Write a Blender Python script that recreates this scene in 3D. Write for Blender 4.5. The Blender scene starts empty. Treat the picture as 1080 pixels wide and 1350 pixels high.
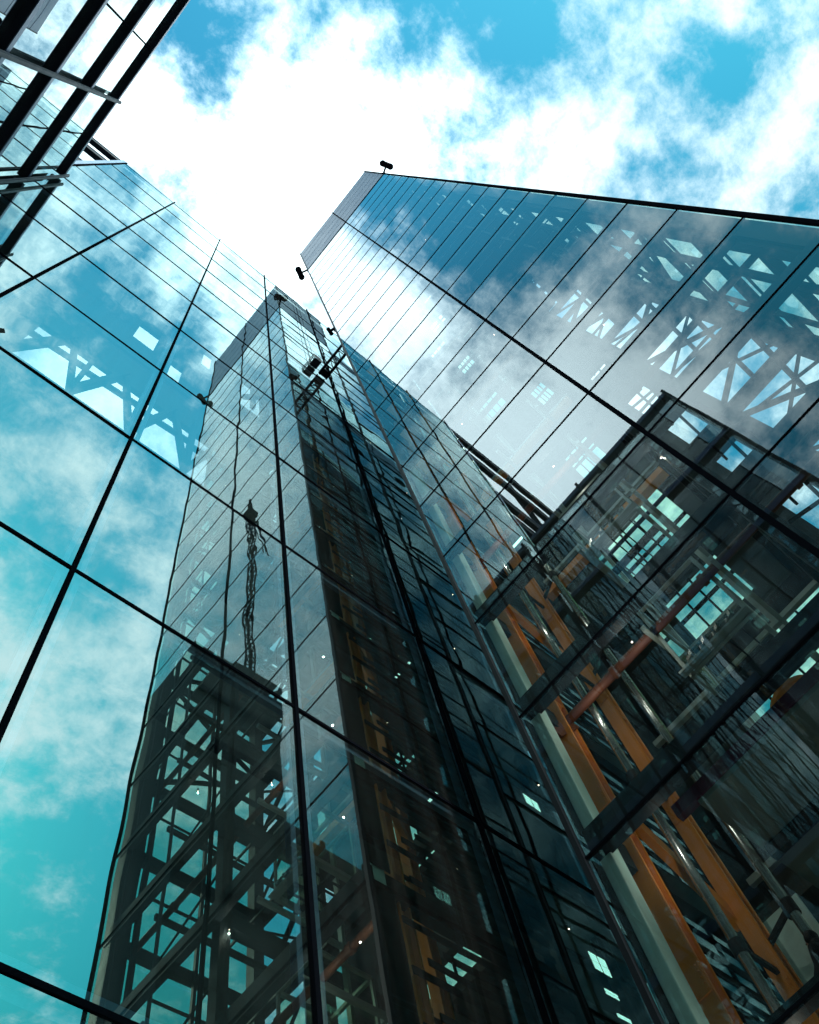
import bpy, math, random
from mathutils import Vector, Matrix
random.seed(7)
S = bpy.context.scene
C = S.collection
B = 10.2            # metres from the camera to the glass tower's face; lengths below are in this unit
H0 = 1.6            # eye height

# ------------------------------------------------------------------ camera
cam = bpy.data.cameras.new('camera')
camo = bpy.data.objects.new('camera', cam); C.objects.link(camo); S.camera = camo
right = Vector((0.75019566, -0.64313366, -0.15357594))
down = Vector((0.5663016, 0.74483728, -0.3528738))
fwd = Vector((0.34133411, 0.1777541, 0.92298132))
M = Matrix((right, -down, -fwd)).transposed().to_4x4()
M.translation = Vector((0, 0, H0))
camo.matrix_world = M
cam.sensor_fit = 'VERTICAL'; cam.sensor_height = 36.0; cam.sensor_width = 28.8
cam.lens = 36 * 1217.2 / 1350
cam.clip_start = 0.1; cam.clip_end = 5000

# ------------------------------------------------------------------ sky
W = bpy.data.worlds.new('World'); S.world = W; W.use_nodes = True
nt = W.node_tree; nt.nodes.clear()
def N(t, tree=None, **k):
    n = (tree or nt).nodes.new(t)
    for a, v in k.items(): setattr(n, a, v)
    return n
def math_(op, a, b=None, c=None, tree=None, clamp=False):
    t = tree or nt
    n = t.nodes.new('ShaderNodeMath'); n.operation = op; n.use_clamp = clamp
    for i, v in enumerate((a, b, c)):
        if v is None: continue
        if isinstance(v, (int, float)): n.inputs[i].default_value = v
        else: t.links.new(v, n.inputs[i])
    return n.outputs[0]
SUN_EL, SUN_AZ = math.radians(45), math.radians(262)      # azimuth measured from +X counter-clockwise
sky = N('ShaderNodeTexSky', sky_type='NISHITA', sun_disc=False, sun_elevation=SUN_EL)
sky.sun_rotation = math.radians(90) - SUN_AZ
tc = N('ShaderNodeTexCoord')
sep = N('ShaderNodeSeparateXYZ'); nt.links.new(tc.outputs['Generated'], sep.inputs[0])
zc = math_('MAXIMUM', sep.outputs[2], 0.12)
u = math_('DIVIDE', sep.outputs[0], zc); v = math_('DIVIDE', sep.outputs[1], zc)
cmb = N('ShaderNodeCombineXYZ'); nt.links.new(u, cmb.inputs[0]); nt.links.new(v, cmb.inputs[1])
n1 = N('ShaderNodeTexNoise'); n1.inputs['Scale'].default_value = 6.0; n1.inputs['Detail'].default_value = 9
n1.inputs['Roughness'].default_value = 0.62; n1.inputs['Distortion'].default_value = 0.15
nt.links.new(cmb.outputs[0], n1.inputs['Vector'])
n2 = N('ShaderNodeTexNoise'); n2.inputs['Scale'].default_value = 21; n2.inputs['Detail'].default_value = 10
n2.inputs['Roughness'].default_value = 0.68; n2.inputs['Distortion'].default_value = 0.12
nt.links.new(cmb.outputs[0], n2.inputs['Vector'])
dens = math_('MULTIPLY_ADD', n2.outputs[0], 0.85, math_('MULTIPLY_ADD', n1.outputs[0], 1.3, -0.455))
def blob(cx, cy, r, amp):
    a = math_('SUBTRACT', u, cx); b = math_('SUBTRACT', v, cy)
    q = math_('MULTIPLY_ADD', a, a, math_('MULTIPLY', b, b))
    return math_('MULTIPLY', math_('POWER', 2.718, math_('MULTIPLY', q, -1.0 / (r * r))), amp)
for bl in [(0.06, 0.02, 0.11, 0.34), (-0.08, -0.03, 0.03, -0.12), (0.04, -0.2, 0.035, -0.2), (0.13, -0.27, 0.045, -0.22), (0.19, -0.31, 0.05, -0.12), (0.30, -0.40, 0.06, -0.2), (0.345, -0.385, 0.04, -0.15), (0.24, -0.26, 0.08, 0.22),
           (0.32, -0.285, 0.035, -0.2), (0.41, -0.36, 0.05, 0.2), (0.48, -0.35, 0.03, -0.15), (0.28, -0.43, 0.025, 0.25), (0.42, -0.46, 0.05, 0.12), (0.085, -0.16, 0.05, 0.12), (0.05, -0.105, 0.025, -0.2), (-0.01, -0.1, 0.03, 0.1), (-0.10, -0.07, 0.04, -0.2),
           (0.03, -0.39, 0.06, 0.2), (0.18, -0.62, 0.13, 0.3), (0.02, -0.28, 0.09, -0.2), (0.11, -0.48, 0.07, -0.2), (0.14, -0.335, 0.03, 0.16), (0.28, -0.85, 0.12, -0.1), (0.45, -1.0, 0.25, -0.25),
           (-0.14, 0.04, 0.05, 0.16), (-0.2, -0.075, 0.055, -0.24), (-0.27, -0.14, 0.07, -0.3), (-0.26, 0.0, 0.04, 0.2), (-0.36, -0.09, 0.04, 0.12), (-0.46, 0.09, 0.16, 0.5), (-0.2, -0.3, 0.12, 0.3), (-0.54, -0.1, 0.12, 0.3), (0.03, 0.28, 0.12, 0.35), (-0.40, -0.46, 0.09, 0.3), (-0.22, 0.04, 0.05, 0.2), (-0.31, 0.05, 0.05, -0.12), (-0.5, -0.2, 0.08, -0.1), (-0.52, -0.31, 0.08, -0.25), (-0.65, -0.1, 0.1, -0.1)]:
    dens = math_('ADD', dens, blob(*bl))
mask = N('ShaderNodeMapRange', interpolation_type='SMOOTHSTEP')
mask.inputs['From Min'].default_value = 0.40; mask.inputs['From Max'].default_value = 1.02
nt.links.new(dens, mask.inputs['Value'])
# the cloud deck is brightest overhead, where the sun stands behind it
glow = math_('ADD', math_('ADD', blob(0.08, 0.0, 0.19, 2.2), math_('ADD', blob(-0.20, 0.03, 0.10, 1.5), math_('ADD', blob(0.03, 0.28, 0.10, 1.0), blob(-0.50, 0.06, 0.20, 2.0)))), 1.35)
cloudc = N('ShaderNodeMix', data_type='RGBA', blend_type='MULTIPLY'); cloudc.inputs[0].default_value = 1
cloudc.inputs[6].default_value = (8.2, 10.0, 10.4, 1)
gc = N('ShaderNodeCombineColor'); [nt.links.new(glow, gc.inputs[i]) for i in range(3)]
nt.links.new(gc.outputs[0], cloudc.inputs[7])
tint = N('ShaderNodeMix', data_type='RGBA', blend_type='MULTIPLY'); tint.inputs[0].default_value = 1
tint.inputs[7].default_value = (0.42, 2.25, 2.25, 1)
nt.links.new(sky.outputs[0], tint.inputs[6])
r2 = math_('MULTIPLY_ADD', u, u, math_('MULTIPLY', v, v))
fall = math_('DIVIDE', 1.0, math_('MULTIPLY_ADD', r2, 0.55, 1.0))
fc = N('ShaderNodeCombineColor'); nt.links.new(math_('MULTIPLY', fall, fall), fc.inputs[0]); nt.links.new(math_('POWER', fall, 0.9), fc.inputs[1]); nt.links.new(math_('POWER', fall, 1.15), fc.inputs[2])
deep = N('ShaderNodeMix', data_type='RGBA', blend_type='MULTIPLY'); deep.inputs[0].default_value = 1
nt.links.new(tint.outputs[2], deep.inputs[6]); nt.links.new(fc.outputs[0], deep.inputs[7])
mix = N('ShaderNodeMix', data_type='RGBA')
nt.links.new(mask.outputs[0], mix.inputs[0]); nt.links.new(deep.outputs[2], mix.inputs[6]); nt.links.new(cloudc.outputs[2], mix.inputs[7])
bg = N('ShaderNodeBackground'); bg.inputs[1].default_value = 0.1
nt.links.new(mix.outputs[2], bg.inputs[0])
wo = N('ShaderNodeOutputWorld'); nt.links.new(bg.outputs[0], wo.inputs[0])

# ------------------------------------------------------------------ sun
sl = bpy.data.lights.new('sun', 'SUN'); sl.energy = 2.0; sl.angle = math.radians(4); sl.color = (1, 0.95, 0.88)
so = bpy.data.objects.new('sun', sl); C.objects.link(so)
sd = Vector((math.cos(SUN_EL) * math.cos(SUN_AZ), math.cos(SUN_EL) * math.sin(SUN_AZ), math.sin(SUN_EL)))
so.rotation_euler = sd.to_track_quat('Z', 'Y').to_euler(); so.location = sd * 100
S.view_settings.view_transform = 'Standard'; S.view_settings.look = 'None'
S.view_settings.exposure = 0.08; S.view_settings.gamma = 1
S.cycles.max_bounces = 14; S.cycles.transparent_max_bounces = 24; S.cycles.glossy_bounces = 6; S.cycles.transmission_bounces = 8
S.cycles.diffuse_bounces = 3; S.cycles.sample_clamp_indirect = 6

# ------------------------------------------------------------------ materials
def newmat(name):
    m = bpy.data.materials.new(name); m.use_nodes = True; m.node_tree.nodes.clear(); return m
def paint(name, col, rough=0.5, metal=0.0, var=0.25, scale=2.0, emit=0, spec=0.5):
    m = newmat(name); t = m.node_tree
    p = t.nodes.new('ShaderNodeBsdfPrincipled'); o = t.nodes.new('ShaderNodeOutputMaterial')
    t.links.new(p.outputs[0], o.inputs[0])
    g = t.nodes.new('ShaderNodeNewGeometry')
    n = t.nodes.new('ShaderNodeTexNoise'); n.inputs['Scale'].default_value = scale; n.inputs['Detail'].default_value = 7
    n.inputs['Roughness'].default_value = 0.72
    t.links.new(g.outputs['Position'], n.inputs['Vector'])
    mx = t.nodes.new('ShaderNodeMix'); mx.data_type = 'RGBA'
    mx.inputs[6].default_value = tuple(c * (1 - var) for c in col) + (1,)
    mx.inputs[7].default_value = tuple(min(1, c * (1 + var)) for c in col) + (1,)
    t.links.new(n.outputs[0], mx.inputs[0]); t.links.new(mx.outputs[2], p.inputs['Base Color'])
    mr = t.nodes.new('ShaderNodeMapRange'); mr.inputs['To Min'].default_value = max(0.02, rough - 0.12); mr.inputs['To Max'].default_value = rough + 0.12
    t.links.new(n.outputs[0], mr.inputs['Value']); t.links.new(mr.outputs[0], p.inputs['Roughness'])
    p.inputs['Metallic'].default_value = metal; p.inputs['Specular IOR Level'].default_value = spec
    if emit:
        p.inputs['Emission Color'].default_value = tuple(col) + (1,); p.inputs['Emission Strength'].default_value = emit
    return m
def glass(name, tint, refl, base, wave=0.0012, wscale=0.35, k=0.9):
    m = newmat(name); t = m.node_tree
    o = t.nodes.new('ShaderNodeOutputMaterial'); mx = t.nodes.new('ShaderNodeMixShader')
    tr = t.nodes.new('ShaderNodeBsdfTransparent'); tr.inputs[0].default_value = tuple(tint) + (1,)
    gl = t.nodes.new('ShaderNodeBsdfGlossy'); gl.inputs['Roughness'].default_value = 0.0; gl.inputs[0].default_value = tuple(refl) + (1,)
    fr = t.nodes.new('ShaderNodeFresnel'); gb = t.nodes.new('ShaderNodeNewGeometry')
    t.links.new(math_('MULTIPLY_ADD', gb.outputs['Backfacing'], 1 / 1.52 - 1.52, 1.52, tree=t), fr.inputs[0])   # same reflectance from either side
    fac = math_('MULTIPLY_ADD', fr.outputs[0], k * (1 - base), base, tree=t, clamp=True)
    if wave:
        g = t.nodes.new('ShaderNodeNewGeometry')
        n = t.nodes.new('ShaderNodeTexNoise'); n.inputs['Scale'].default_value = wscale; n.inputs['Detail'].default_value = 1
        t.links.new(g.outputs['Position'], n.inputs['Vector'])
        b = t.nodes.new('ShaderNodeBump'); b.inputs['Distance'].default_value = wave / wscale; b.inputs['Strength'].default_value = 1.0
        t.links.new(n.outputs[0], b.inputs['Height']); t.links.new(b.outputs[0], gl.inputs['Normal'])
    t.links.new(fac, mx.inputs[0]); t.links.new(tr.outputs[0], mx.inputs[1]); t.links.new(gl.outputs[0], mx.inputs[2])
    # a faint film of dust and dried rain streaks on the outside
    g2 = t.nodes.new('ShaderNodeNewGeometry'); mp = t.nodes.new('ShaderNodeMapping'); mp.inputs['Scale'].default_value = (2.2, 2.2, 0.12)
    n2_ = t.nodes.new('ShaderNodeTexNoise'); n2_.inputs['Scale'].default_value = 1.4; n2_.inputs['Detail'].default_value = 8; n2_.inputs['Roughness'].default_value = 0.7
    t.links.new(g2.outputs['Position'], mp.inputs[0]); t.links.new(mp.outputs[0], n2_.inputs['Vector'])
    du = t.nodes.new('ShaderNodeMapRange'); du.inputs['From Min'].default_value = .4; du.inputs['From Max'].default_value = .75
    du.inputs['To Min'].default_value = 0.003; du.inputs['To Max'].default_value = 0.05; t.links.new(n2_.outputs[0], du.inputs['Value'])
    df = t.nodes.new('ShaderNodeBsdfDiffuse'); df.inputs[0].default_value = (.5, .52, .5, 1)
    m2 = t.nodes.new('ShaderNodeMixShader'); t.links.new(du.outputs[0], m2.inputs[0]); t.links.new(mx.outputs[0], m2.inputs[1]); t.links.new(df.outputs[0], m2.inputs[2])
    t.links.new(m2.outputs[0], o.inputs[0])
    return m
def clear(name, tint):
    m = newmat(name); t = m.node_tree
    o = t.nodes.new('ShaderNodeOutputMaterial'); tr = t.nodes.new('ShaderNodeBsdfTransparent'); tr.inputs[0].default_value = tuple(tint) + (1,)
    t.links.new(tr.outputs[0], o.inputs[0]); return m

G_R = glass('tower_glass', (0.93, 1.0, 0.96), (0.88, 0.96, 1.0), 0.07, k=1.35, wave=0.0016)
G_L = glass('office_glass', (0.80, 0.95, 0.92), (0.80, 1.0, 0.98), 0.52, wave=0.0022)
G_T = glass('louvre_glass', (0.50, 0.62, 0.62), (0.92, 1.0, 0.98), 0.62)
G_B = glass('rear_glass', (0.9, 1.0, 0.88), (0.9, 0.97, 0.97), 0.03, wave=0)
MINT = clear('mint_pane', (0.84, 1.0, 0.88))
CLR = clear('pane_edge', (0.93, 0.98, 0.97))
BLACK = paint('black_gasket', (0.010, 0.012, 0.018), 0.6, var=0.2, spec=0.0)
FRAME = paint('dark_frame', (0.022, 0.028, 0.036), 0.5, 0.0, spec=0.06)
BLUEST = paint('blue_grey_rail', (0.30, 0.45, 0.66), 0.35, 0.3)
STEEL = paint('dark_steel', (0.022, 0.026, 0.03), 0.55, 0.0, var=0.4, spec=0.15)
GREYST = paint('grey_steel', (0.27, 0.32, 0.31), 0.42, 0.3, var=0.25, scale=3)
PALE = paint('pale_column_paint', (0.60, 0.86, 0.80), 0.5, var=0.22, scale=4)
TUBE = paint('zinc_tube', (0.55, 0.60, 0.62), 0.25, 0.9, var=0.2, scale=3)
ORANGE = paint('orange_paint', (0.74, 0.25, 0.03), 0.5, var=0.35, scale=1.5)
RUST = paint('brown_tube_paint', (0.13, 0.045, 0.025), 0.5, var=0.3, scale=2, spec=0.2)
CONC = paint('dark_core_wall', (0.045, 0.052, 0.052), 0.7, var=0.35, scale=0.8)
SOFFIT = paint('soffit_board', (0.2, 0.24, 0.23), 0.7, var=0.2, scale=0.6)
CLAD = paint('metal_cladding', (0.10, 0.16, 0.27), 0.45, 0.2, var=0.2, scale=0.4, spec=0.3)
MAG = paint('magenta_strip', (0.09, 0.008, 0.04), 0.4, var=0.2)
LEDGE = paint('ledge_navy', (0.012, 0.016, 0.03), 0.5, 0.0, var=0.3, spec=0.15)
LEDGEF = paint('ledge_edge_metal', (0.10, 0.16, 0.30), 0.35, 0.3, var=0.3)
BLUED = paint('upright_blue_grey', (0.012, 0.017, 0.032), 0.45, 0.0, var=0.3, spec=0.15)
INNER = paint('office_interior', (0.03, 0.05, 0.055), 0.8, var=0.3, scale=0.3)
LAMP = paint('lamp_glow', (1.0, 0.62, 0.42), 0.4, var=0.0, emit=18)
TUBEL = paint('tube_light_glow', (0.6, 1.0, 0.9), 0.4, var=0.0, emit=1.8)
ASPH = paint('paving_stone', (0.16, 0.15, 0.14), 0.8, var=0.3, scale=1.2)
CLOTH = paint('dark_cloth', (0.02, 0.025, 0.035), 0.85, var=0.3, scale=14)
SKIN = paint('skin', (0.42, 0.23, 0.17), 0.5, var=0.1, scale=20)
HAIR = paint('dark_hair', (0.012, 0.012, 0.016), 0.6, var=0.4, scale=40)

# ------------------------------------------------------------------ mesh helpers
def PT(x, y, z): return Vector((x * B, y * B, z * B + H0))
class MB:
    def __init__(s): s.v = []; s.f = []; s.mi = []
    def box(s, a, b, mi=0, face_mi=None):
        """a, b: opposite corners in metres; faces ordered -x +x -y +y -z +z"""
        x0, y0, z0 = (min(a[i], b[i]) for i in range(3)); x1, y1, z1 = (max(a[i], b[i]) for i in range(3))
        o = len(s.v)
        s.v += [(x0, y0, z0), (x1, y0, z0), (x1, y1, z0), (x0, y1, z0), (x0, y0, z1), (x1, y0, z1), (x1, y1, z1), (x0, y1, z1)]
        fs = [(0, 4, 7, 3), (1, 2, 6, 5), (0, 1, 5, 4), (3, 7, 6, 2), (0, 3, 2, 1), (4, 5, 6, 7)]
        for i, f in enumerate(fs):
            s.f.append(tuple(o + k for k in f)); s.mi.append(face_mi[i] if face_mi else mi)
    def bar(s, p, q, w, h, mi=0, up=Vector((0, 0, 1))):
        p, q = Vector(p), Vector(q); d = (q - p).normalized()
        if abs(d.dot(up)) > 0.98: up = Vector((0, 1, 0))
        sx = d.cross(up).normalized() * w / 2; sz = sx.cross(d).normalized() * h / 2
        o = len(s.v)
        for c in (p, q):
            for a, b in ((-1, -1), (1, -1), (1, 1), (-1, 1)): s.v.append(tuple(c + sx * a + sz * b))
        for f in ((0, 1, 2, 3), (7, 6, 5, 4), (0, 4, 5, 1), (1, 5, 6, 2), (2, 6, 7, 3), (3, 7, 4, 0)):
            s.f.append(tuple(o + k for k in f)); s.mi.append(mi)
    def tube(s, p, q, r, n=14, r2=None, mi=0):
        p, q = Vector(p), Vector(q); d = (q - p).normalized()
        a = d.orthogonal().normalized(); b = d.cross(a); o = len(s.v); r2 = r if r2 is None else r2
        for c, rr in ((p, r), (q, r2)):
            for i in range(n):
                t = 2 * math.pi * i / n; s.v.append(tuple(c + (a * math.cos(t) + b * math.sin(t)) * rr))
        for i in range(n):
            j = (i + 1) % n; s.f.append((o + i, o + j, o + n + j, o + n + i)); s.mi.append(mi)
        s.f.append(tuple(o + i for i in reversed(range(n)))); s.f.append(tuple(o + n + i for i in range(n))); s.mi += [mi, mi]
    def ball(s, c, r, sc=(1, 1, 1), nu=14, nv=10, mi=0):
        o = len(s.v)
        for i in range(nv + 1):
            th = math.pi * i / nv
            for j in range(nu):
                ph = 2 * math.pi * j / nu
                s.v.append((c[0] + r * sc[0] * math.sin(th) * math.cos(ph), c[1] + r * sc[1] * math.sin(th) * math.sin(ph), c[2] + r * sc[2] * math.cos(th)))
        for i in range(nv):
            for j in range(nu):
                k = (j + 1) % nu; s.f.append((o + i * nu + j, o + (i + 1) * nu + j, o + (i + 1) * nu + k, o + i * nu + k)); s.mi.append(mi)
    def build(s, name, mats, parent=None, smooth=False, bevel=0, origin=None):
        if not isinstance(mats, (list, tuple)): mats = [mats]
        me = bpy.data.meshes.new(name)
        vs = s.v
        base = parent.get('_loc') if parent is not None else None
        po = Vector(base) if base is not None else Vector((0, 0, 0))
        og = Vector(origin) if origin is not None else po
        me.from_pydata([tuple(Vector(v) - og) for v in vs], [], s.f)
        for m in mats: me.materials.append(m)
        for i, p in enumerate(me.polygons): p.material_index = s.mi[i]; p.use_smooth = smooth
        me.update()
        o = bpy.data.objects.new(name, me); C.objects.link(o)
        o.location = og - po if parent is not None else og
        if parent is not None: o.parent = parent
        o['_loc'] = tuple(og)
        if bevel:
            b = o.modifiers.new('bevel', 'BEVEL'); b.width = bevel; b.segments = 2; b.limit_method = 'ANGLE'
        return o
def thing(name, label, cat, loc, group=None):
    o = bpy.data.objects.new(name, None); C.objects.link(o); o.location = loc; o['_loc'] = tuple(loc)
    o['label'] = label; o['category'] = cat; o.empty_display_size = 0.5
    if group: o['group'] = group
    return o

# ------------------------------------------------------------------ ground
g = MB(); g.v = [(-1500, -1500, 0), (1500, -1500, 0), (1500, 1500, 0), (-1500, 1500, 0)]; g.f = [(0, 1, 2, 3)]; g.mi = [0]
o = g.build('ground', ASPH); o['kind'] = 'structure'

# ------------------------------------------------------------------ glass tower (right)
T = thing('glass_tower', 'tall glass lift tower with blue-grey metal crown and orange steel inside', 'tower', PT(1.31, -0.1, -H0 / B))
X0, X1 = 1.0, 1.62
Y0, Y1 = -0.685, 0.485
YM = -0.105
LV = [-0.086 + 0.3927 * k for k in range(25)]       # floor lines
TOPG, TOPR = LV[24], 11.08                           # foot and top of the metal crown
GAP = 0.035
def pane(parent, a, b, axis, mat, tilt, thick=0.03, name='glass_pane'):
    """pane between corners a, b (B units) lying in the plane axis=const; outer side is the lower coordinate for x+, etc."""
    p, q = PT(*a), PT(*b)
    m = MB(); pp, qq = list(p), list(q)
    ax = {'x-': 0, 'x+': 0, 'y+': 1, 'y-': 1}[axis]
    for i in range(3):
        if i == ax: continue
        lo, hi = (pp, qq) if pp[i] < qq[i] else (qq, pp)
        lo[i] += GAP / 2; hi[i] -= GAP / 2
    sgn = -1 if axis[1] == '-' else 1
    base = pp[ax]; pp[ax] = base; qq[ax] = base - sgn * thick
    fm = [1] * 6; fm[ax * 2 + (1 if sgn > 0 else 0)] = 0
    m.box(pp, qq, face_mi=fm)
    o = m.build(name, [mat, CLR], parent, origin=(p + q) / 2)
    rz = random.gauss(0, tilt); rv = random.gauss(0, tilt)
    o.rotation_euler = (rv if ax == 1 else 0, rv if ax == 0 else 0, rz)
    return o
TB = 0.0008
for k in range(24):
    for ya, yb in ((Y0, YM), (YM, Y1)): pane(T, (X0, ya, LV[k]), (X0, yb, LV[k + 1]), 'x-', G_R, TB)
    for xa, xb in ((X0, 1.483), (1.483, X1)): pane(T, (xa, Y1, LV[k]), (xb, Y1, LV[k + 1]), 'y+', G_R, TB)
m = MB()
for k in range(24):
    p, q = PT(X0, Y0, LV[k]), PT(X1, Y0, LV[k + 1]); m.box((p.x, p.y, p.z + .02), (q.x, p.y + .03, q.z - .02), face_mi=[1, 1, 0, 1, 1, 1])
m.build('far_side_glazing', [G_B, CLR], T)
# joints and mullions proud of the glass
for k in range(25):
    m = MB(); w = 0.036
    p, q = PT(X0, Y0, LV[k]), PT(X0, Y1, LV[k]); m.box((p.x - .02, p.y, p.z - w / 2), (p.x + .06, q.y, p.z + w / 2))
    p, q = PT(X0, Y1, LV[k]), PT(X1, Y1, LV[k]); m.box((p.x + .065, p.y - .06, p.z - w / 2), (q.x, p.y + .02, p.z + w / 2))
    m.build('glazing_joint', BLACK, T)
def vbar(parent, x, y, z0, z1, wx, wy, mat, name, bevel=0):
    p, q = PT(x, y, z0), PT(x, y, z1); m = MB(); m.box((p.x - wx / 2, p.y - wy / 2, p.z), (p.x + wx / 2, p.y + wy / 2, q.z))
    return m.build(name, mat, parent, bevel=bevel)
vbar(T, 1.0, YM, LV[0], TOPR, 0.09, 0.11, BLACK, 'mullion')
vbar(T, 1.0, Y1, LV[0], TOPR, 0.10, 0.10, FRAME, 'mullion')
vbar(T, 1.0, Y0, LV[0], TOPR, 0.10, 0.12, BLACK, 'mullion')
vbar(T, 1.483, Y1, LV[0], TOPR, 0.08, 0.10, BLACK, 'mullion')
vbar(T, 1.62, Y1, LV[0], TOPR, 0.10, 0.10, FRAME, 'mullion')
# crown
m = MB()
nr = 5
for r in range(nr):
    z0 = TOPG + 0.03 + (TOPR - TOPG - 0.03) * r / nr; z1 = TOPG + 0.03 + (TOPR - TOPG - 0.03) * (r + 1) / nr
    for ya, yb in ((Y0, YM), (YM, Y1)):
        p, q = PT(X0, ya, z0), PT(X0, yb, z1); m.box((p.x + .02, p.y + .02, p.z + .09), (p.x + .12, q.y - .02, q.z - .09))
    for xa, xb in ((X0 + .012, 1.483), (1.483, X1)):
        p, q = PT(xa, Y1, z0), PT(xb, Y1, z1); m.box((p.x + .02, p.y - .12, p.z + .09), (q.x - .02, p.y - .02, q.z - .09))
m.build('crown_cladding', CLAD, T)
m = MB(); p, q = PT(X0 + .014, Y0 + .014, TOPG + .03), PT(X1, Y1 - .014, TOPR); m.box(p, q, 0)
m.build('crown_core', FRAME, T)
m = MB(); p, q = PT(X0 - .004, Y0, TOPG), PT(X1, Y1 + .004, TOPG + .03); m.box(p, q); m.build('crown_sill', BLACK, T)
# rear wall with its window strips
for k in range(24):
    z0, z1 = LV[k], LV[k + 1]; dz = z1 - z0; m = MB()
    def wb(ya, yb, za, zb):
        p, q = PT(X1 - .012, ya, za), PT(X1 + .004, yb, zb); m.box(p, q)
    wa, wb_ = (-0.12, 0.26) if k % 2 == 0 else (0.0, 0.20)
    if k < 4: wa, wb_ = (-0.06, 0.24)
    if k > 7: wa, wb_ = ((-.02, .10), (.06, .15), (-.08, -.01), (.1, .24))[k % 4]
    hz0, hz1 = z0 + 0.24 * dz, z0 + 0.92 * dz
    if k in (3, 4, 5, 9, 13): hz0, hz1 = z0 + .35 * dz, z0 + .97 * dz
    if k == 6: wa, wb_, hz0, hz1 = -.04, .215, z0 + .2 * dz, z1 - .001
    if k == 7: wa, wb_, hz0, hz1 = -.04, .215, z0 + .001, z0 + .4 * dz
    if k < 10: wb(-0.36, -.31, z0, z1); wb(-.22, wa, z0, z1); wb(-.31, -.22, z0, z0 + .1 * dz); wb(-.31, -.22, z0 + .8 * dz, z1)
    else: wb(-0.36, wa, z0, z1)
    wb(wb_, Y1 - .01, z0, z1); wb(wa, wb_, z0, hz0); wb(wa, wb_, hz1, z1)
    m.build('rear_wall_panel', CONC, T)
    m = MB(); nb = 4
    for i in range(1, nb):
        y = wa + (wb_ - wa) * i / nb; p, q = PT(X1 - .008, y - .003, hz0), PT(X1, y + .003, hz1); m.box(p, q, 0)
    p, q = PT(X1 - .009, wa, (hz0 + hz1) / 2 - .004), PT(X1 + .001, wb_, (hz0 + hz1) / 2 + .004); m.box(p, q, 0)
    m.build('rear_window_bars', FRAME, T)
    m = MB(); p, q = PT(X1 - .002, wa, hz0), PT(X1, wb_, hz1); m.box(p, q); m.build('rear_window_pane', MINT, T)
# rear wall end strip: open braced bay between y=-0.685 and -0.36
for k in range(24):
    z0, z1 = LV[k], LV[k + 1]
    m = MB(); up = k % 2 == 0
    ya, yb = Y0 + .02, -0.36
    m.bar(PT(X1 - .02, ya if up else yb, z0 + .06), PT(X1 - .02, yb if up else ya, z1 - .02), .15, .15); m.bar(PT(X1 - .03, yb if up else ya, z0 + .06), PT(X1 - .03, ya if up else yb, z1 - .02), .09, .09)
    m.build('rear_brace', STEEL, T)
    m = MB(); xa, xb = 1.07, 1.58
    if k % 2 == 0: m.bar(PT(xa, Y0 + .03, z0 + .05), PT(xb, Y0 + .03, z1), .16, .16)
    else: m.bar(PT(xb, Y0 + .03, z0 + .05), PT(xa, Y0 + .03, z1), .16, .16)
    m.build('end_brace', STEEL, T) if k > 7 else None
# columns
for (x, y, w) in ((1.05, YM + .0, .35), (1.05, Y0 + .04, .45), (1.57, Y0 + .04, .45), (1.57, -0.36, .4), (1.57, .45, .4), (1.06, -.565, .16), (1.08, -.47, .09), (1.3, -.60, .12)):
    vbar(T, x, y, LV[0], TOPG - .01, w, w, STEEL, 'column')
for (x, y) in ((1.36, .02), (1.36, .20)):
    vbar(T, x, y, LV[0], TOPG - .01, .12, .16, GREYST, 'guide_rail')
vbar(T, 1.028, -.657, LV[0], TOPG - .01, .3, .5, STEEL, 'corner_post')
p, q = PT(1.028, .447, LV[0]), PT(1.062, .474, LV[8])
m = MB(); m.box((p.x, p.y + .03, p.z), (q.x, q.y, q.z)); o = m.build('pale_column', PALE, T, bevel=.02); o['label'] = 'pale grey-green corner column behind the glass edge'
def hcol(x, y, w, d, z0, z1, name, mat):
    p, q = PT(x, y, z0), PT(x, y, z1); m = MB()
    m.box((p.x - d / 2, p.y - w / 2, p.z), (p.x - d / 2 + .05, p.y + w / 2, q.z))
    m.box((p.x + d / 2 - .05, p.y - w / 2, p.z), (p.x + d / 2, p.y + w / 2, q.z))
    m.box((p.x - d / 2 + .05, p.y - .03, p.z), (p.x + d / 2 - .05, p.y + .03, q.z))
    for k in range(24):
        zz = PT(0, 0, LV[k]).z + .9
        if zz < q.z: m.box((p.x - d / 2 + .051, p.y - w / 2 + .01, zz), (p.x + d / 2 - .051, p.y + w / 2 - .01, zz + .04))
    col_ = m.build(name, mat, T, bevel=.008)
    for k in range(1, 9):
        zz = PT(0, 0, LV[k]).z + 1.6; m = MB()
        for sx in (-1, 1):
            xf = p.x + sx * (d / 2 + .012); m.box((xf - .011, p.y - w / 2 + .02, zz), (xf + .011, p.y + w / 2 - .02, zz + .5))
            for i in range(5):
                for sy in (-1, 1):
                    c = Vector((xf + sx * .011, p.y + sy * w * .3, zz + .05 + i * .1)); m.tube(c, c + Vector((sx * .018, 0, 0)), .016, 6)
        m.build('splice_plate', mat, col_)
    return col_
o = hcol(1.11, .452, .35, .34, LV[0], LV[22], 'orange_column', ORANGE); o['label'] = 'orange painted steel column behind the corner'
o = hcol(1.25, .392, .29, .30, LV[0], LV[22], 'orange_column', ORANGE)
m = MB(); m.tube(PT(1.15, .394, LV[0]), PT(1.15, .394, TOPG - .02), .085, 20); m.build('service_pipe', TUBE, T, smooth=True)
m = MB(); m.tube(PT(1.22, .317, LV[0]), PT(1.22, .317, TOPG - .02), .08, 20); m.build('service_pipe', TUBE, T, smooth=True)
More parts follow.
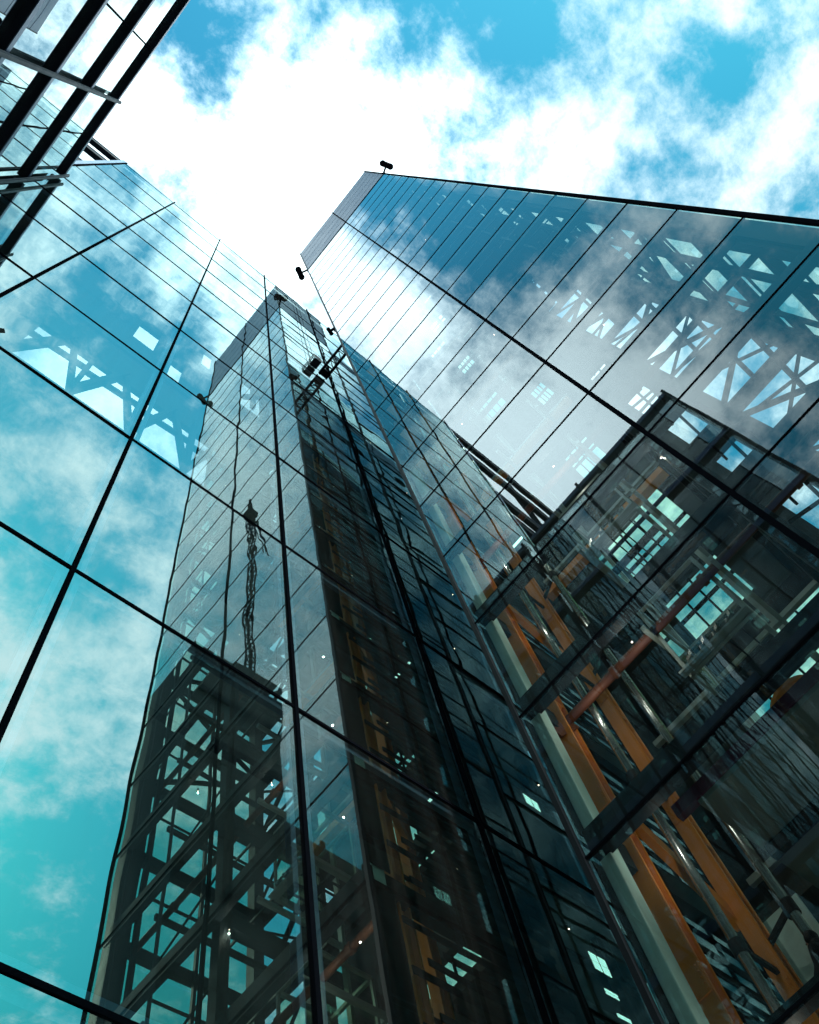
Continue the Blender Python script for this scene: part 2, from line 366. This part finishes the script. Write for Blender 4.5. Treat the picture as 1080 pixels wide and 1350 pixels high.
for k in range(1, 23, 2):       # orange struts between the columns and pipe brackets
    z = LV[k]
    m = MB(); m.bar(PT(1.11, .437, z + .16), PT(1.25, .405, z - .07), .16, .2); m.build('orange_strut', ORANGE, T)
    m = MB(); m.bar(PT(1.27, .375, z + .30), PT(1.27, -.08, z + .30), .26, .3); m.build('orange_beam', ORANGE, T)
for k in range(0, 23):
    z = LV[k] + .22
    m = MB(); m.bar(PT(1.15, .392, z), PT(1.25, .392, z), .07, .09); m.bar(PT(1.22, .317, z + .05), PT(1.25, .385, z + .05), .07, .09)
    m.tube(PT(1.15, .394, z - .012), PT(1.15, .394, z + .012), .12, 16); m.tube(PT(1.22, .317, z + .035), PT(1.22, .317, z + .06), .115, 16)
    m.build('pipe_bracket', STEEL, T)
for k in (4, 6, 8, 10, 12, 14, 16, 18):
    z = 1.515 + .785 * (k - 4) / 2
    m = MB(); m.tube(PT(1.11, .44, z), PT(1.11, -.66, z), .105, 16)
    for yy in (.30, .05, -.2, -.45): m.tube(PT(1.11, yy - .006, z), PT(1.11, yy + .006, z), .14, 16)
    m.build('tie_tube', RUST, T, smooth=False)
    m = MB(); m.bar(PT(1.07, .46, z - .05), PT(1.12, .435, z - .005), .05, .3); m.bar(PT(1.055, .455, z - .06), PT(1.075, .455, z - .06), .1, .12); m.build('tie_bracket', RUST, T)
# floor beams
for k in range(1, 25):
    z = LV[k]
    m = MB(); p = PT(1.012, Y0 + .012, z + .004); q = PT(1.034, Y1 - .012, z + (.02 if k == 2 else .062)); m.box(p, q); m.build('edge_beam', FRAME if k < 6 else STEEL, T)
    m = MB(); p = PT(1.59, Y0 + .03, z - .02); q = PT(1.606, -.05 if k == 7 else Y1 - .02, z + .05); m.box(p, q); m.build('rear_beam', STEEL, T)
    for (y, w, h) in ((Y0 + .02, .25, .45), (YM, .3, .5)):
        m = MB(); m.bar(PT(1.04, y, z + .03), PT(1.588, y, z + .03), w, h); m.build('cross_beam', STEEL, T)
    m = MB(); p = PT(1.04, Y1 - .035, z + .002); q = PT(1.588, Y1 - .012, z + .06); m.box(p, q); m.build('near_side_beam', STEEL, T)
    if k > 9:
        m = MB(); w0 = (.0, .1, .04, .14)[k % 4]; m.box(PT(1.16 + w0, -.655, z + .006), PT(1.585, -.45 - w0 / 2, z + .03))
        if k > 10: m.box(PT(1.05, -.40, z + .006), PT(1.30 + w0, -.13, z + .03))
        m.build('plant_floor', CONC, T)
    if k < 16:
        m = MB(); m.bar(PT(1.45, -.66, z + .2), PT(1.45, -.12, z + .2), .08, .1); m.bar(PT(1.08, -.24, z + .22), PT(1.585, -.24, z + .22), .08, .1); m.bar(PT(1.08, -.50, z + .02), PT(1.585, -.50, z + .02), .12, .22)
        m.bar(PT(1.10, -.655, z + .27), PT(1.57, -.655, z + .27), .07, .09); m.bar(PT(1.09, -.66, z + .15), PT(1.09, -.13, z + .33), .05, .07); m.build('shaft_rail', STEEL, T)
    # slatted screen and fascia behind the near side glass
    m = MB(); m.box(PT(1.012, .4765, z + .062), PT(1.075, .4785, LV[k] + .3927)) if k < 24 else None
    for i in range(7):
        zz = z + .075 + i * .042; m.box(PT(1.085 + .05 * ((i + k) % 3), .476, zz), PT(1.585, .479, zz + .018))
    m.build('near_side_screen', FRAME, T) if k < 24 else None
    # landing behind the shaft
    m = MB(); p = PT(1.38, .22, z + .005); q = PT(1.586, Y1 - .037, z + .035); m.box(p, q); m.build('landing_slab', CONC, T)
    if k > 2:
        m = MB()
        m.bar(PT(1.30, -.09, z + .02), PT(1.30, .37, z + .02), .12, .14); m.bar(PT(1.08, .195, z + .02), PT(1.36, .195, z + .02), .10, .16)
        m.bar(PT(1.08, .01, z + .02), PT(1.36, .01, z + .02), .10, .16)
        m.build('shaft_frame', GREYST, T)
    # small ceiling lamps
    m = MB(); c = PT(1.06, (.225, -.085, .1, -.3)[k % 4], z - .012); m.tube(c, c + Vector((0, 0, .1)), .03, 10, mi=1); m.ball(c, .012, mi=0, nu=10, nv=6)
    if k < 9 or k % 3 == 0: m.build('spot_lamp', [LAMP, FRAME], T)
    if k in (1, 2, 3, 4, 5, 6, 7):       # light at the spot lamp, plus an added fill without fixture by the columns
        for (lx, ly, lz, le) in ((c.x, c.y, c.z - .12, 14), PT(1.08, .36, z - .02).to_tuple() + (9,)):
            ld = bpy.data.lights.new('lamp_and_fill_light', 'POINT'); ld.energy = le; ld.shadow_soft_size = .014; ld.color = (1, .9, .78)
            lo = bpy.data.objects.new('lamp_and_fill_light', ld); C.objects.link(lo); lo.location = (lx, ly, lz)
# two glazed floors near the ground: ceiling and floor plates
for z, nm in ((LV[3], 'ceiling_plate'), (LV[2], 'floor_plate')):
    m = MB(); p = PT(1.04, Y0 + .05, z - .045); q = PT(1.585, .29, z - .012); m.box(p, q)
    m.build(nm, SOFFIT, T)
m = MB()
m.bar(PT(1.19, -.6, LV[3] - .06), PT(1.19, .285, LV[3] - .06), .16, .22)
for i in range(9): m.bar(PT(1.22 + .0, .10 - i * .03, LV[3] - .047), PT(1.36, .10 - i * .03, LV[3] - .047), .03, .02)
m.build('ceiling_rib', FRAME, T)
m = MB(); p = PT(1.036, Y0 + .03, LV[3] - .035); q = PT(1.05, .33, LV[3] - .01); m.box(p, q); m.build('magenta_trim', MAG, T)
m = MB(); m.bar(PT(1.30, .36, LV[2] + .10), PT(1.30, .36, LV[3] - .05), .04, .9); m.build('pale_partition', PALE, T)
for (x, y, z) in ((1.3, .2, LV[3] - .052), (1.45, .35, 2.2), (1.25, -.2, LV[3] - .052), (1.4, .42, 2.8)):
    m = MB(); m.box(PT(x, y - .05, z), PT(x + .008, y + .035, z + .004)); m.build('tube_light', TUBEL, T)

# ------------------------------------------------------------------ lift cars
def lift_car(label, z, loc_z):
    L = thing('lift_car', label, 'lift', PT(1.2, .11, z), 'glass lift cars in the open shaft')
    xa, xb, ya, yb = 1.118, 1.275, .036, .188
    m = MB()
    for a, b in (((xa, ya), (xb, ya)), ((xb, ya), (xb, yb)), ((xb, yb), (xa, yb)), ((xa, yb), (xa, ya))):
        m.bar(PT(a[0], a[1], z), PT(b[0], b[1], z), .09, .2)
    m.bar(PT(xa - .012, ya - .005, z - .005), PT(xa - .012, yb + .012, z - .005), .16, .06)
    m.build('floor_frame', GREYST, L)
    m = MB()
    for i in range(1, 5): y = ya + (yb - ya) * i / 5; m.bar(PT(xa, y, z), PT(xb, y, z), .03, .08)
    xm = (xa + xb) / 2; m.bar(PT(xm, ya, z), PT(xm, yb, z), .16, .12); m.build('floor_joists', FRAME, L)
    m = MB()
    for i in range(4): y = ya + .02 + i * .033; m.bar(PT(xa - .02, y, z + .012), PT(xa - .005, y + .018, z + .02), .08, .1)
    m.tube(PT(xa - .015, ya + .02, z + .02), PT(xa - .015, yb - .02, z + .02), .03); m.build('door_gear', TUBE, L)
    m = MB()
    for x in (xa, xb):
        for y in (ya, yb): m.bar(PT(x, y, z + .01), PT(x, y, z + .235), .07, .07)
    for a, b in (((xa, ya), (xb, ya)), ((xb, ya), (xb, yb)), ((xb, yb), (xa, yb)), ((xa, yb), (xa, ya))):
        m.bar(PT(a[0], a[1], z + .24), PT(b[0], b[1], z + .24), .09, .1)
    m.build('car_frame', GREYST, L)
    m = MB(); m.box(PT(xa + .004, ya - .001, z + .012), PT(xb - .004, ya + .001, z + .23)); m.box(PT(xa + .004, yb - .001, z + .012), PT(xb - .004, yb + .001, z + .23))
    m.build('side_glass', G_B, L)
    return L
lift_car('upper glazed lift car with a pale window grid seen through its floor', 1.9, 0)
lift_car('lower glazed lift car in front of a dark wall, just above the wide band', 1.365, 0)
# lift sheave wheel
Wl = thing('sheave_wheel', 'orange and white lift pulley wheel beside the lower lift car', 'pulley', PT(1.28, .10, 1.30))
m = MB(); cc = PT(1.28, .10, 1.30)
for i in range(24):
    a, b = 2 * math.pi * i / 24, 2 * math.pi * (i + 1) / 24
    m.bar(cc + Vector((0, math.cos(a), math.sin(a))) * .48, cc + Vector((0, math.cos(b), math.sin(b))) * .48, .16, .1)
for i in range(6):
    a = 2 * math.pi * i / 6; m.bar(cc, cc + Vector((0, math.cos(a), math.sin(a))) * .46, .05, .06)
m.build('rim', ORANGE, Wl)
m = MB(); m.tube(cc - Vector((.12, 0, 0)), cc + Vector((.12, 0, 0)), .2, 20); m.build('hub', PALE, Wl)

# ------------------------------------------------------------------ office building (left facade)
A = 0.712
LZ = [-0.085, .70, 1.487, 2.272, 3.057, 3.85, 4.61, 5.32, 6.03, 6.73, 7.48, 8.27]
LX = [-.778, -.306, .160, .632, 1.104, 1.575, 2.047, 2.52]
O = thing('office_building', 'wide glass curtain wall office block mirroring the lift tower', 'building', PT(.87, 1.2, -H0 / B))
for j in range(7):
    for k in range(11):
        o = pane(O, (LX[j], A, LZ[k]), (LX[j + 1], A, LZ[k + 1]), 'y-', G_L, .0011)
    m = MB(); p, q = PT(LX[j], A, 8.27), PT(LX[j + 1], A, 8.36); m.box((p.x + .02, p.y, p.z + .02), (q.x - .02, p.y + .03, q.z)); m.build('parapet_pane', [G_L], O)
for j, x in enumerate(LX):
    m = MB(); p, q = PT(x, A, LZ[0]), PT(x, A, 8.42)
    m.box((p.x - .042, p.y - .05, p.z), (p.x + .042, p.y + .04, q.z))
    m.build('mullion', BLACK, O)
    m = MB()
    for s in (-1, 1):
        m.box((p.x + s * .17 - .05, p.y + .06, p.z), (p.x + s * .17 + .05, p.y + .20, q.z - .8))
    m.build('mullion_rail', BLUEST, O)
for k, z in enumerate(LZ):
    m = MB(); p, q = PT(LX[0], A, z), PT(LX[-1], A, z); m.box((p.x, p.y - .025, p.z - .042), (q.x, p.y + .035, p.z + .042)); m.build('transom', BLACK, O)
    m = MB(); m.box((p.x + .1, p.y + .07, p.z - .24), (q.x, p.y + .18, p.z - .10)); m.box((p.x + .1, p.y + .07, p.z + .10), (q.x, p.y + .18, p.z + .24)); m.build('transom_rail', BLUEST, O)
# interior: dark rear wall with a braced open band high up
YB = 1.30
m = MB()
def ow(xa, xb, za, zb): m.box(PT(xa, YB, za), PT(xb, YB + .03, zb))
zA, zB = 4.12, 4.90
ow(LX[0], LX[-1], LZ[0], zA); ow(LX[0], -.34, zA, 8.2); ow(-.34, .05, zB, 8.2); ow(.05, .2, zB, 5.9); ow(.05, .2, 6.4, 8.2); ow(.2, .33, zB, 8.2); ow(.33, .42, zB, 5.5); ow(.33, .42, 6.0, 8.2); ow(.42, .52, zB, 8.2); ow(.52, .6, zB, 6.5); ow(.52, .6, 7.1, 8.2); ow(.6, .86, zB, 8.2); ow(.70, 1.12, zA, zB)
ow(.86, 1.04, zB, 6.2); ow(.86, 1.04, 7.0, 8.2); ow(1.12, LX[-1], zA, 8.2); ow(1.04, 1.12, zB, 8.2)
m.build('rear_wall', INNER, O)
m = MB(); m.box(PT(LX[0], A + .03, 8.2), PT(LX[-1], YB + .03, 8.27)); m.build('roof', INNER, O)
m = MB(); m.box(PT(LX[0], A + .04, LZ[0]), PT(LX[0] + .02, YB, 8.2)); m.box(PT(LX[-1] - .02, A + .04, LZ[0]), PT(LX[-1], YB, 8.2)); m.build('end_wall', INNER, O)
x = -.34; i = 0
while x < .86:
    for (xa, za, xb, zb, w) in ((x, zA, x + .17, zB, .5), (x + .17, zB, x + .30, zA, .32), (x + .30, zA, x + .30, zB, .42), (x, (zA + zB) / 2, x + .3, (zA + zB) / 2 + .05, .26)):
        m = MB(); m.bar(PT(xa, YB - .03, za), PT(xb, YB - .03, zb), .25, w, up=Vector((0, 1, 0))); m.bar(PT(xa, YB - .03, za), PT(xb, YB - .03, zb), w, .25, up=Vector((0, 1, 0))) if False else None
        m.build('truss_member', INNER, O)
    x += .30
for (xa, za, xb, zb) in ((.86, 6.3, 1.04, 6.75), (.86, 6.95, 1.04, 6.55), (.94, 6.2, .94, 7.0)):
    m = MB(); m.bar(PT(xa, YB - .03, za), PT(xb, YB - .03, zb), .3, .3, up=Vector((0, 1, 0))); m.build('truss_member', INNER, O)
for z in (1.9, 2.7, 3.5):
    m = MB(); m.bar(PT(LX[0], 1.1, z), PT(LX[-1], 1.1, z), .2, .3); m.build('floor_edge', STEEL, O)
# open steel frame beyond the glazed part
F = thing('open_roof_frame', 'open black steel frame with bare beams at the end of the glass wall', 'steel frame', PT(-1.5, .73, -H0 / B))
for z in (8.36, 7.6, 6.55, 6.0, 5.2, 4.5, 3.8, 3.0, 2.2, 1.45, .68):
    m = MB()
    m.box(PT(-3.4, A + .01, z - .13), PT(LX[0] - .03, A + .05, z)); m.build('beam', LEDGE, F)
    m = MB(); m.box(PT(-3.4, A + .005, z - .012), PT(LX[0] - .03, A + .009, z + .01)); m.build('beam_edge', LEDGEF, F)
for x in (-1.7, -2.6, -3.4):
    m = MB(); m.box(PT(x - .02, A + .06, -H0 / B), PT(x + .02, A + .10, 8.3)); m.build('post', LEDGE, F)
m = MB(); m.box(PT(LX[0] - .035, A - .004, LZ[0]), PT(LX[0] - .006, A + .03, 8.42)); m.build('end_post', BLUEST, F)

# ------------------------------------------------------------------ ledged building (top left)
TX, TE = -.708, -.688
TZ = [.15, .87, 1.59, 2.30, 3.01, 3.70, 4.44, 5.26]
TY = [-.54, -.07, .229, .69]
Q = thing('ledged_building', 'low glass block with deep navy ledges and projecting uprights', 'building', PT(-1.3, .1, -H0 / B))
for k in range(7):
    for j in range(3): pane(Q, (TX, TY[j], TZ[k]), (TX, TY[j + 1], TZ[k + 1]), 'x+', G_T, .0008)
for z in TZ:
    m = MB(); m.box(PT(TX - .03, -.545, z - .05), PT(TE, .70, z)); m.build('ledge', LEDGE, Q)
    m = MB(); m.box(PT(TE + .0005, -.545, z - .046), PT(TE + .003, .70, z - .004)); m.build('ledge_edge', LEDGEF, Q)
for y, r in ((.229, .13), (.685, .14), (-.54, .13)):
    m = MB(); m.bar(PT(TE + .012, y, 0), PT(TE + .012, y, 5.27), .13, .13); m.bar(PT(TE + .012, y, 0), PT(TE + .012, y, 5.275), .04, .20); m.build('upright', BLUED, Q, bevel=.02)
for y in (-.07,):
    m = MB(); m.bar(PT(TX + .003, y, 0), PT(TX + .003, y, 5.2), .06, .08); m.build('mullion', BLACK, Q)
m = MB(); m.box(PT(-1.6, -.54, -H0 / B), PT(-1.1, .70, 5.1)); m.box(PT(-1.1, -.52, 5.1), PT(TX - .035, .70, 5.16)); m.build('inner_core', INNER, Q)
for k in range(7):
    m = MB(); m.box(PT(-1.1, -.53, TZ[k] - .03), PT(TX - .035, .69, TZ[k])); m.build('floor_slab', INNER, Q)
m = MB()
for (y, zt, w) in ((-.50, 5.42, .05), (-.40, 5.36, .08), (.1, 5.34, .12)): m.box(PT(-1.2, y - w, 5.16), PT(-.8, y + w, zt))
m.build('roof_plant', FRAME, Q)

# ------------------------------------------------------------------ adjoining block behind the tower (seen mirrored in the glass wall)
K = thing('rear_office_block', 'dark glazed office block behind the lift tower, seen in the glass wall beside the gap', 'building', PT(1.93, .4, -H0 / B))
AY = .462
for k in range(23):
    for j in range(3):
        pane(K, (1.665 + .48 * j, AY, LV[k]), (1.665 + .48 * (j + 1), AY, LV[k + 1]), 'y+', G_R, .0006)
m = MB(); m.box(PT(1.665, AY - .01, LV[23] + .005), PT(3.105, AY, 9.3)); m.build('parapet', CLAD, K)
for j in range(4): vbar(K, 1.665 + .48 * j, AY, LV[0], 9.3, .09, .12, BLACK, 'mullion')
for k in range(24):
    m = MB(); m.box(PT(1.665, AY + .0005, LV[k] - .003), PT(3.105, AY + .004, LV[k] + .003)); m.build('glazing_joint', BLACK, K)
    m = MB(); m.box(PT(1.68, AY - .12, LV[k] + .004), PT(2.2, AY - .012, LV[k] + .05)); m.box(PT(2.201, AY - .045, LV[k] + .004), PT(3.1, AY - .012, LV[k] + .05)); m.build('floor_slab', SOFFIT if k % 3 else CONC, K)
    if k % 2: 
        m = MB(); xx = 1.74 + .1 * (k % 4); c = PT(xx, AY - .06, LV[k] - .01); m.tube(c, c + Vector((0, 0, .12)), .05, 10, mi=1); m.ball(c, .022, mi=0, nu=10, nv=6); m.build('spot_lamp', [LAMP, FRAME], K)
m = MB(); m.box(PT(1.68, AY - .15, LV[0]), PT(2.2, AY - .122, LV[23])); m.box(PT(2.201, AY - .055, LV[0]), PT(3.1, AY - .046, LV[23])); m.build('core_wall', CONC, K)
for x in (1.72, 1.95, 2.16): vbar(K, x, AY - .05, LV[0], LV[23], .3, .3, ORANGE if x < 1.8 else STEEL, 'column')

for (x, z, w, h) in ((1.86, 2.40, .035, .05), (1.90, 2.40, .03, .05), (1.84, 2.33, .03, .03), (1.85, 1.72, .03, .06), (1.885, 1.72, .03, .06), (1.85, 1.64, .05, .02), (1.86, 1.56, .05, .03)):
    m = MB(); [m.box(PT(x + w * a / 3 + .001, AY - .04, z + h * b / 2 + .002), PT(x + w * (a + 1) / 3 - .001, AY - .038, z + h * (b + 1) / 2 - .002)) for a in range(3) for b in range(2)]; m.build('lit_window', TUBEL, K)
# ------------------------------------------------------------------ block across the street with a tower crane behind it
D = thing('street_block', 'dark office block across the street, mirrored faintly in both glass walls', 'building', PT(-2.4, -3.5, -H0 / B))
m = MB(); m.box(PT(-5, -6, -H0 / B), PT(-.4, -2.02, 5.5)); m.build('wall', CONC, D)
m = MB()
for k in range(14):
    m.box(PT(-5, -2.018, .1 + .4 * k), PT(-.4, -2.0, .19 + .4 * k)); m.box(PT(-.398, -6, .1 + .4 * k), PT(-.38, -2.02, .19 + .4 * k))
m.build('floor_bands', FRAME, D)
m = MB(); m.box(PT(-.9, -3.6, 5.52), PT(-.41, -2.04, 7.35)); m.box(PT(-.405, -3.6, -H0 / B), PT(0, -2.05, 7.3)); m.build('added_dark_wing', CONC, D)  # unseen taller wing, added to darken the sky mirrored in the tower glass
m = MB()
for k in range(18): m.box(PT(-.37, -2.047, .2 + .4 * k), PT(.003, -2.03, .27 + .4 * k))
m.build('added_dark_wing_bands', FRAME, D)
for i in range(12):
    m = MB(); x = -.42 - i * .4; m.box(PT(x - .02, -2.0, -H0 / B), PT(x + .02, -1.985, 5.52)); m.build('pilaster', STEEL, D)
R_ = thing('tower_crane', 'black lattice tower crane mast, mirrored as a wavy dark line in the glass wall', 'crane', PT(-1.72, -3.62, 5.5))
m = MB(); c = PT(-1.72, -3.62, 5.5); top = PT(0, 0, 16.2).z; w = .42; n = 66; hh = (top - c.z) / n
for sx in (-1, 1):
    for sy in (-1, 1): m.bar((c.x + sx * w, c.y + sy * w, c.z), (c.x + sx * w, c.y + sy * w, top), .2, .2)
for i in range(n):
    z0, z1 = c.z + i * hh, c.z + (i + 1) * hh; a = 1 if i % 2 else -1
    for sgn in (-1, 1):
        m.bar((c.x - a * w, c.y + sgn * w, z0), (c.x + a * w, c.y + sgn * w, z1), .11, .11)
        m.bar((c.x + sgn * w, c.y - a * w, z0), (c.x + sgn * w, c.y + a * w, z1), .11, .11)
m.build('mast', BLACK, R_)
m = MB(); m.box((c.x - .9, c.y - .8, top), (c.x + .9, c.y + .8, top + 2.0)); m.build('cab', BLACK, R_)
m = MB(); t0 = Vector((c.x, c.y, top + 2.4))
for sx in (-.6, .6): m.bar(t0 + Vector((sx, 0, 0)), t0 + Vector((sx - 8, -6, 3)), .2, .2)
m.bar(t0 + Vector((0, 0, 1.6)), t0 + Vector((-8, -6, 4)), .2, .2); m.bar(t0, t0 + Vector((2, 1.5, 0)), .8, .5); m.build('jib', BLACK, R_)

# ------------------------------------------------------------------ roof gadgets, gantry, cradle
def floodlight(label, p, out, s=1.0):
    f = thing('floodlight', label, 'floodlight', p, 'floodlights under the tower crown')
    m = MB(); m.tube(p, p + out * .9 * s, .1, 10); m.tube(p, p + Vector((0, 0, -.9)), .09, 10); m.build('bracket', BLACK, f)
    e = p + out * 1.0 * s; m = MB(); side = Vector((-out.y, out.x, 0)).normalized()
    m.tube(e - side * .5 * s, e + side * .5 * s, .36 * s, 16); m.ball(e - side * .5 * s, .4 * s); m.ball(e + side * .5 * s, .4 * s); m.build('lamp_head', BLACK, f, smooth=True)
    return f
floodlight('black twin-headed floodlight at the far top corner of the tower', PT(1.0, Y0, 9.4) + Vector((0, -.05, 0)), Vector((-.35, -1, 0)).normalized(), .8)
floodlight('black twin-headed floodlight at the near top corner of the tower', PT(1.0, Y1, 9.4) + Vector((0, .05, 0)), Vector((-.5, 1, 0)).normalized(), .8)
floodlight('tiny black floodlight halfway down the tower corner beside the gap', PT(1.0, Y1, 6.0) + Vector((0, .05, 0)), Vector((-.3, 1, 0)).normalized(), .35)
Gn = thing('link_gantry', 'narrow lattice gantry spanning the gap between tower and glass wall', 'gantry', PT(1.02, .6, 5.4))
m = MB(); ya, yb = Y1 + .004, A - .006
for dx in (0, .05):
    for dz in (0, .04): m.bar(PT(1.0 + dx, ya, 5.4 + dz), PT(1.0 + dx, yb, 5.4 + dz), .08, .08)
nb = 6
for i in range(nb):
    y0_, y1_ = ya + (yb - ya) * i / nb, ya + (yb - ya) * (i + 1) / nb
    for dx in (0, .05): m.bar(PT(1.0 + dx, y0_, 5.4 if i % 2 else 5.44), PT(1.0 + dx, y1_, 5.44 if i % 2 else 5.4), .05, .05)
    m.bar(PT(1.0, y0_, 5.4), PT(1.05, y0_, 5.4), .05, .05); m.bar(PT(1.0, y0_, 5.4), PT(1.05, y1_, 5.4), .05, .05)
m.build('lattice', BLACK, Gn)
m = MB(); m.box(PT(1.005, A - .05, 5.405), PT(1.045, A - .008, 5.436)); m.build('drive_box', FRAME, Gn)
Cr = thing('cleaning_cradle', 'dark window-cleaning cradle hanging against the glass wall near the gap top', 'cradle', PT(.96, .67, 5.5))
m = MB(); m.box(PT(.935, .655, 5.5), PT(.985, .708, 5.512)); m.build('platform', FRAME, Cr)
m = MB()
for (xa, ya_, xb, yb_) in ((.935, .655, .985, .655), (.935, .704, .985, .704), (.935, .655, .935, .704), (.985, .655, .985, .704)):
    for zz in (5.56, 5.61): m.bar(PT(xa, ya_, zz), PT(xb, yb_, zz), .05, .05)
for xa in (.935, .96, .985):
    for ya_ in (.655, .704): m.bar(PT(xa, ya_, 5.51), PT(xa, ya_, 5.61), .05, .05)
m.build('railing', GREYST, Cr)
m = MB(); m.box(PT(.94, .6525, 5.515), PT(.98, .6538, 5.6)); m.build('side_panel', LEDGE, Cr)
m = MB()
for xa in (.94, .98): m.tube(PT(xa, .70, 5.61), PT(xa, .70, 8.3), .015, 6)
m.build('cable', BLACK, Cr)

# ------------------------------------------------------------------ person inside the second floor
def person(label, x, y, z, face):
    P_ = thing('person', label, 'person', PT(x, y, z))
    b = PT(x, y, z); f = Vector((math.cos(face), math.sin(face), 0)); s = Vector((-f.y, f.x, 0)); U = Vector((0, 0, 1))
    J = {'pel': (0, 0, .95), 'wa': (0, 0, 1.1), 'ch': (.02, 0, 1.32), 'nk': (.02, 0, 1.48), 'hd': (.05, 0, 1.62), 'ht': (.05, 0, 1.72),
         'hl': (0, .1, .9), 'kl': (.03, .11, .5), 'al': (0, .11, .08), 'tl': (.17, .12, .03), 'hr': (0, -.1, .9), 'kr': (.03, -.11, .5), 'ar': (0, -.11, .08), 'tr': (.17, -.12, .03),
         'sl': (0, .19, 1.42), 'el': (.05, .25, 1.14), 'wl': (.27, .16, 1.12), 'sr': (0, -.19, 1.42), 'er': (.05, -.25, 1.14), 'wr': (.27, -.16, 1.12)}
    R = {'pel': .15, 'wa': .13, 'ch': .15, 'nk': .06, 'hd': .095, 'ht': .075, 'hl': .095, 'kl': .065, 'al': .045, 'tl': .035, 'hr': .095, 'kr': .065, 'ar': .045, 'tr': .035,
         'sl': .07, 'el': .05, 'wl': .035, 'sr': .07, 'er': .05, 'wr': .035}
    E_ = [('pel', 'wa'), ('wa', 'ch'), ('ch', 'nk'), ('nk', 'hd'), ('hd', 'ht'), ('pel', 'hl'), ('hl', 'kl'), ('kl', 'al'), ('al', 'tl'), ('pel', 'hr'), ('hr', 'kr'), ('kr', 'ar'), ('ar', 'tr'),
          ('ch', 'sl'), ('sl', 'el'), ('el', 'wl'), ('ch', 'sr'), ('sr', 'er'), ('er', 'wr')]
    for sd_, sg in (('l', 1), ('r', -1)):
        w = J['w' + sd_]
        J['p' + sd_] = (w[0] + .06, w[1], w[2]); R['p' + sd_] = .032; E_.append(('w' + sd_, 'p' + sd_))
        for fi in range(4):
            a = 'f%s%d' % (sd_, fi); J[a] = (w[0] + .10, w[1] + (fi - 1.5) * .02, w[2] - .005); R[a] = .011; E_.append(('p' + sd_, a))
            a2 = a + 'b'; J[a2] = (w[0] + .15 - abs(fi - 1.4) * .008, w[1] + (fi - 1.5) * .022, w[2] - .03); R[a2] = .009; E_.append((a, a2))
        a = 't' + sd_ + 'h'; J[a] = (w[0] + .07, w[1] - sg * .05, w[2] - .01); R[a] = .011; E_.append(('p' + sd_, a))
    ks = list(J); me = bpy.data.meshes.new('person_body')
    me.from_pydata([tuple(f * J[k][0] + s * J[k][1] + U * J[k][2]) for k in ks], [(ks.index(a), ks.index(c)) for a, c in E_], [])
    o = bpy.data.objects.new('body', me); C.objects.link(o); o.parent = P_; me.materials.append(CLOTH)
    md = o.modifiers.new('skin', 'SKIN'); md.use_smooth_shade = True
    for i, k in enumerate(ks): me.skin_vertices[0].data[i].radius = (R[k], R[k])
    me.skin_vertices[0].data[ks.index('pel')].use_root = True
    sb = o.modifiers.new('sub', 'SUBSURF'); sb.levels = 1; sb.render_levels = 2
    hc = b + f * .06 + U * 1.64
    m = MB(); m.ball(hc + f * .03 - U * .01, .088, (.95, .85, 1.2)); m.ball(hc + f * .12 - U * .02, .018, (1, .8, 1.4))
    for sg in (-1, 1): m.ball(hc + s * .083 * sg, .028, (.6, .4, 1.1)); m.ball(hc + f * .1 + s * .03 * sg + U * .012, .013, mi=1)
    m.bar(hc + f * .108 - s * .022 - U * .055, hc + f * .108 + s * .022 - U * .055, .012, .012, mi=2)
    m.build('face', [SKIN, HAIR, RUST], P_, smooth=True)
    m = MB(); m.ball(hc - f * .015 + U * .02, .112, (1, .93, 1.12)); m.ball(hc - f * .03 - U * .1, .1, (1, 1, .8)); m.build('dark_hood', HAIR, P_, smooth=True)
person('person in a dark hooded coat standing behind the glass at the right edge', 1.215, .312, LV[2] + .045, math.radians(70))
